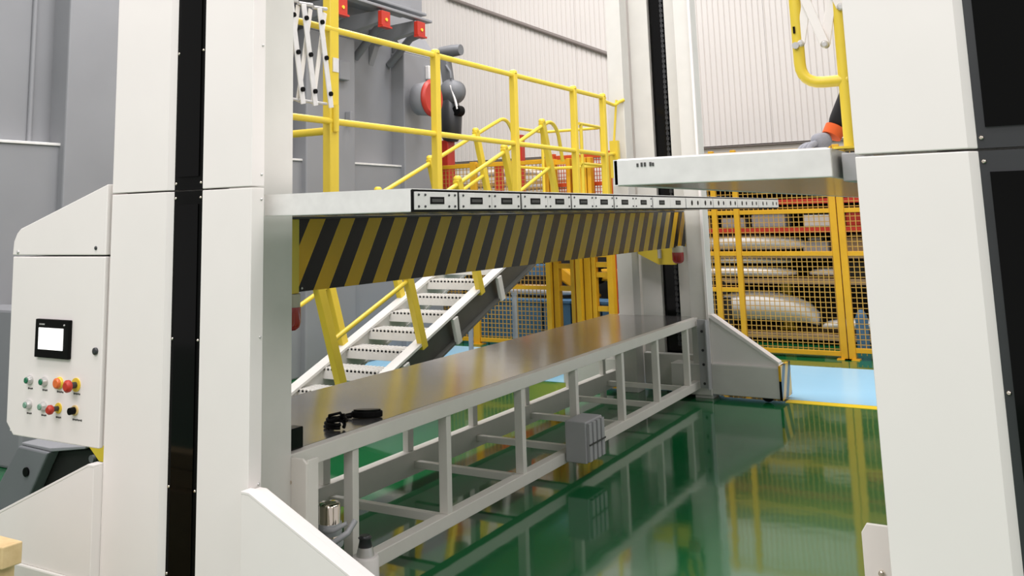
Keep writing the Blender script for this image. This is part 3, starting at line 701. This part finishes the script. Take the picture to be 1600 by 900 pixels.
for i, (x, w1_, h, m_) in enumerate(((-3.3, .3, .16, BOXG), (-2.85, .42, .2, BOXG), (-2.25, .35, .18, BUMP), (-1.8, .25, .2, RED), (-3.75, .3, .14, TAN))):
    o = build(MB().box(x-w1_/2, x+w1_/2, 12.1, 12.5, 1.402, 1.402+h*.85), 'carton', m_, None, .02)
    tag(o, ['grey carton left on the lower red shelf', 'wide grey carton in the middle of the lower red shelf', 'white carton on the lower red shelf', 'small red carton on the lower red shelf', 'tan carton at the left end of the lower red shelf'][i], 'carton', 'cartons on the lower red shelf')
for x, lab in ((-3.4, 'left black machine head behind the fence, under white mouldings'),):
    g = thing('drum_machine', lab, 'machine', (x, 11.6, 0))
    build(MB().lathe([(.10, -.12), (.12, 0), (.08, .12)], (x, 11.6, .68), 'y', 18), 'drum', BLKM, g)
    build(MB().box(x-.14, x+.12, 11.5, 11.75, 0, .56), 'pedestal', DARK, g, .01)
for i, (x, z, w1_, h) in enumerate(((-2.30, 1.091, .30, .14), (-1.80, 1.091, .34, .18), (-1.75, .781, .4, .2))):
    g = build(MB().box(x-w1_/2, x+w1_/2, 12.1, 12.5, z, z+h).box(x-w1_/3, x+w1_/5, 12.15, 12.4, z+h, z+h+.04), 'tote', [BOXG, TAN, DARK, SCUFF][i], None, .015)
    tag(g, ['light grey tote right of the long white shell on the rack', 'tan tote right of the long white shell, beside the gate posts', 'black tote on the middle shelf near the right column', 'dark grey tote low on the rack right of the bulky shell'][i], 'tote', 'totes at the right half of the rack')
t = thing('bollard', 'short yellow upright post behind the mesh fence, beside white shells', 'post', (-2.8, 12.45, .12))
build(MB().box(-2.82, -2.71, 12.4, 12.5, .121, .755), 'bollard_post', YEL, t, .005)
build(MB().box(-2.87, -2.66, 12.35, 12.55, .121, .16), 'bollard_foot', YEL, t, .02)
o = build(MB().box(-3.66, -3.46, 11.3, 11.4, .0, .80), 'upright_panel', YEL, None, .005); tag(o, 'yellow perforated upright panel behind the fence beside the far column', 'panel')
o = build(MB().lathe([(.07, 0), (.07, .36), (.05, .42), (.02, .46)], (-1.78, 11.7, 0), 'z', 16), 'gas_bottle', BLUE); tag(o, 'pale blue cylinder standing behind the fence near right column', 'cylinder')
# blue crates etc. (left)
t = thing('dark_machine', 'dark machine body behind the mesh fence above blue crates', 'machine', (-6.3, 12.6, 0))
build(MB().box(-8.2, -4.6, 12.4, 12.9, 0, 1.35), 'machine_body', DARK, t)
build(MB().box(-8.2, -4.6, 12.35, 12.42, 1.32, 1.42), 'machine_sill', TAN, t)
for i in range(6):
    x0 = -6.93+i*.42
    g = thing('blue_crate', ['blue crate at the left end of the floor row behind the fence', 'blue crate second from the left in the row behind the fence', 'blue crate third from the left in the row behind the fence', 'blue crate fourth from the left in the row behind the fence', 'blue crate fifth from the left, left of the yellow double posts', 'blue crate at the right end of the row behind the yellow posts'][i], 'crate', (x0+.2, 11.5, 0), 'blue crates behind the fence')
    build(MB().box(x0, x0+.39, 11.3, 11.7, 0, .47), 'crate_body', BLUE, g, .01)
    build(MB().box(x0-.008, x0+.398, 11.29, 11.71, .47, .51), 'crate_rim', BLUE, g, .005)
o = build(MB().box(-6.28, -6.0, 12.0, 12.3, .77, .93), 'blue_box', BLUE, None, .01); tag(o, 'small blue box held high behind the fence under the striped panel', 'box')
build(MB().box(-6.28, -6.0, 12.0, 12.4, 0, .77), 'stand', DARK, t)
o = build(shell(MB(), -6.35, -5.35, 11.6, .60, .14, .06, .02), 'moulding', BUMP); tag(o, 'white moulding lying on blue crates behind the double posts', 'moulding')
t = thing('robot_arm', 'yellow robot arm behind the double-post gate frame', 'robot', (-5.2, 12.02, 0))
build(MB().lathe([(.16, 0), (.16, .3), (.12, .5)], (-5.2, 12.02, 0), 'z', 18), 'robot_base', DARK, t)
build(MB().bar((-5.2, 12.02, .45), (-5.75, 12.02, .86), .16, .18, (0, 1, 0)), 'forearm', ORG, t, .03)
build(MB().bar((-5.25, 12.02, .80), (-4.5, 12.02, .80), .16, .16, (0, 1, 0)), 'upper_arm', ORG, t, .03)
build(MB().lathe([(.13, -.12), (.13, .1)], (-5.2, 12.0, .80), 'y', 20), 'joint', BLKM, t)
# upper left-mid background: white shells on a high rack, red posts
t = thing('storage_rack', 'tan rack holding white shells beyond the yellow stair handrails', 'rack', (-7.2, 12.6, 0))
for x in (-8.3, -6.0): build(MB().box(x-.04, x+.04, 13.0, 13.08, 0, 2.5), 'upright', TAN, t)
for z in (1.95, 2.12, 2.45): build(MB().box(-8.3, -6.0, 12.98, 13.04, z, z+.05), 'shelf_beam', ORG if z > 2.4 else TAN, t)
build(MB().box(-8.3, -6.0, 13.0, 13.6, 1.9, 1.95), 'shelf', TAN, t)
for i, (x0, x1, z) in enumerate(((-8.1, -7.1, 2.12), (-7.0, -6.1, 2.06), (-7.9, -6.6, 2.3))):
    o = build(shell(MB(), x0, x1, 13.3, z, .12, .08, .04), 'moulding', BUMP); tag(o, ['white moulded shell left end of tan rack, beyond the handrails', 'white moulded shell right end of tan rack, beyond the handrails', 'topmost white moulded shell of the tan rack beyond the handrails'][i], 'moulding')
for x, z0, z1, lb in ((-6.6, 1.42, 2.86, 'tall narrow red post beyond the stairs top'), (-6.98, 1.42, 2.43, 'short wide red post beyond the stair handrails')):
    o = build(MB().box(x-.06, x+.06, 12.5, 12.6, z0, z1), 'red_post', RED, None, .005); tag(o, lb, 'post')

# ================================================================== WORKER on platform 2 (mostly behind the right column)
def skin_body(name, joints, edges, m_, parent, sub=2):
    base = WL[parent]
    me = bpy.data.meshes.new(name); names = list(joints)
    me.from_pydata([tuple(Vector(joints[n][0])-base) for n in names], [(names.index(p), names.index(q)) for p, q in edges], [])
    o = bpy.data.objects.new(name, me); link(o, parent); WL[o] = base
    md = o.modifiers.new('skin', 'SKIN'); md.use_smooth_shade = True
    for i, n in enumerate(names):
        r = joints[n][1]; sv = me.skin_vertices[0].data[i]
        sv.radius = (r, r) if not isinstance(r, tuple) else r; sv.use_root = (i == 0)
    sm = o.modifiers.new('sub', 'SUBSURF'); sm.levels = sub; sm.render_levels = sub
    me.materials.append(m_); return o
t = thing('person', 'crouching worker in black sleeves with grey knitted glove, behind right column', 'person', (.0, 3.3, QT))
Z = QT
J = {'pelvis': ((.02, 3.55, Z+.30), .15), 'waist': ((-.03, 3.42, Z+.46), .13), 'chest': ((-.09, 3.28, Z+.62), .15), 'neck0': ((-.12, 3.2, Z+.76), .07), 'neck': ((-.14, 3.16, Z+.83), .055),
     'shL': ((-.26, 3.2, Z+.66), .065), 'elL': ((-.36, 3.10, Z+.36), .045), 'wrL': ((-.488, 3.0, Z+.075), .030),
     'shR': ((.10, 3.22, Z+.66), .065), 'elR': ((.16, 3.08, Z+.40), .045), 'wrR': ((.03, 2.98, Z+.22), .032),
     'hipL': ((-.1, 3.5, Z+.28), .09), 'knL': ((-.16, 3.14, Z+.12), .065), 'anL': ((-.14, 3.5, Z+.06), .045), 'ftL': ((-.14, 3.62, Z+.045), .04),
     'hipR': ((.14, 3.5, Z+.28), .09), 'knR': ((.18, 3.15, Z+.45), .065), 'anR': ((.18, 3.28, Z+.09), .045), 'ftR': ((.18, 3.12, Z+.045), .04)}
Ed = [('pelvis', 'waist'), ('waist', 'chest'), ('chest', 'neck0'), ('neck0', 'neck'), ('chest', 'shL'), ('shL', 'elL'), ('elL', 'wrL'), ('chest', 'shR'), ('shR', 'elR'), ('elR', 'wrR'),
      ('pelvis', 'hipL'), ('hipL', 'knL'), ('knL', 'anL'), ('anL', 'ftL'), ('pelvis', 'hipR'), ('hipR', 'knR'), ('knR', 'anR'), ('anR', 'ftR')]
skin_body('body', J, Ed, SLEEVE, t)
hc = Vector((-.17, 3.10, Z+.93))
hd = build(MB().lathe([(.03, -.12), (.06, -.10), (.078, -.04), (.082, .02), (.07, .08), (.035, .11)], tuple(hc), 'z', 20), 'head', SKIN, t)
build(MB().lathe([(.086, 0), (.088, .04), (.075, .09), (.04, .118), (.01, .122)], tuple(hc), 'z', 20), 'hair', HAIR, hd)
build(MB().bar(hc+Vector((0, -.075, .0)), hc+Vector((0, -.10, -.03)), .022, .02), 'nose', SKIN, hd, .004)
for sx in (-1, 1):
    build(MB().lathe([(.009, 0), (.009, -.006)], tuple(hc+Vector((sx*.03, -.076, .01))), 'y', 10), 'eye', BLKM, hd)
    build(MB().box(hc.x+sx*.078-.01, hc.x+sx*.078+.01, hc.y-.015, hc.y+.02, hc.z-.03, hc.z+.03), 'ear', SKIN, hd, .006)
build(MB().box(hc.x-.025, hc.x+.025, hc.y-.078, hc.y-.07, hc.z-.062, hc.z-.052), 'mouth', RED, hd, .003)
def hand(wrist, dirn, side, m_):
    """five-fingered glove: palm with separate curled fingers"""
    W = Vector(wrist); D = Vector(dirn).normalized(); Sd = Vector(side); Sd = (Sd-D*Sd.dot(D)).normalized(); N = D.cross(Sd)
    js = {'w': (W, .022), 'p1': (W+D*.03, .028), 'p2': (W+D*.065, .03)}
    ed = [('w', 'p1'), ('p1', 'p2')]
    skin_body('palm', js, ed, m_, t, 2)
    for i, (off, ln) in enumerate(((-.026, .06), (-.009, .07), (.009, .066), (.026, .052))):
        p = W+D*.06+Sd*off
        js = {'a': (p, .010), 'b': (p+D*ln*.45-N*.004, .0098), 'c': (p+D*ln*.75-N*.018, .009), 'd': (p+D*ln*.85-N*.036, .008)}
        skin_body('finger', js, [('a', 'b'), ('b', 'c'), ('c', 'd')], m_, t, 1)
    p = W+D*.02-Sd*.02
    js = {'a': (p, .012), 'b': (p+D*.03-Sd*.025-N*.005, .0105), 'c': (p+D*.05-Sd*.032-N*.014, .009)}
    skin_body('thumb', js, [('a', 'b'), ('b', 'c')], m_, t, 1)
hand((-.497, 2.99, Z+.052), (-.75, -.55, -.22), (.5, -.8, 0), GLOVE)
hand((.02, 2.97, Z+.21), (-.6, -.4, -.5), (.5, -.8, 0), GLOVE)
build(MB().tube([(-.484, 3.003, Z+.085), (-.497, 2.992, Z+.058)], .031, 16, .029), 'glove_cuff', CUFF, t)
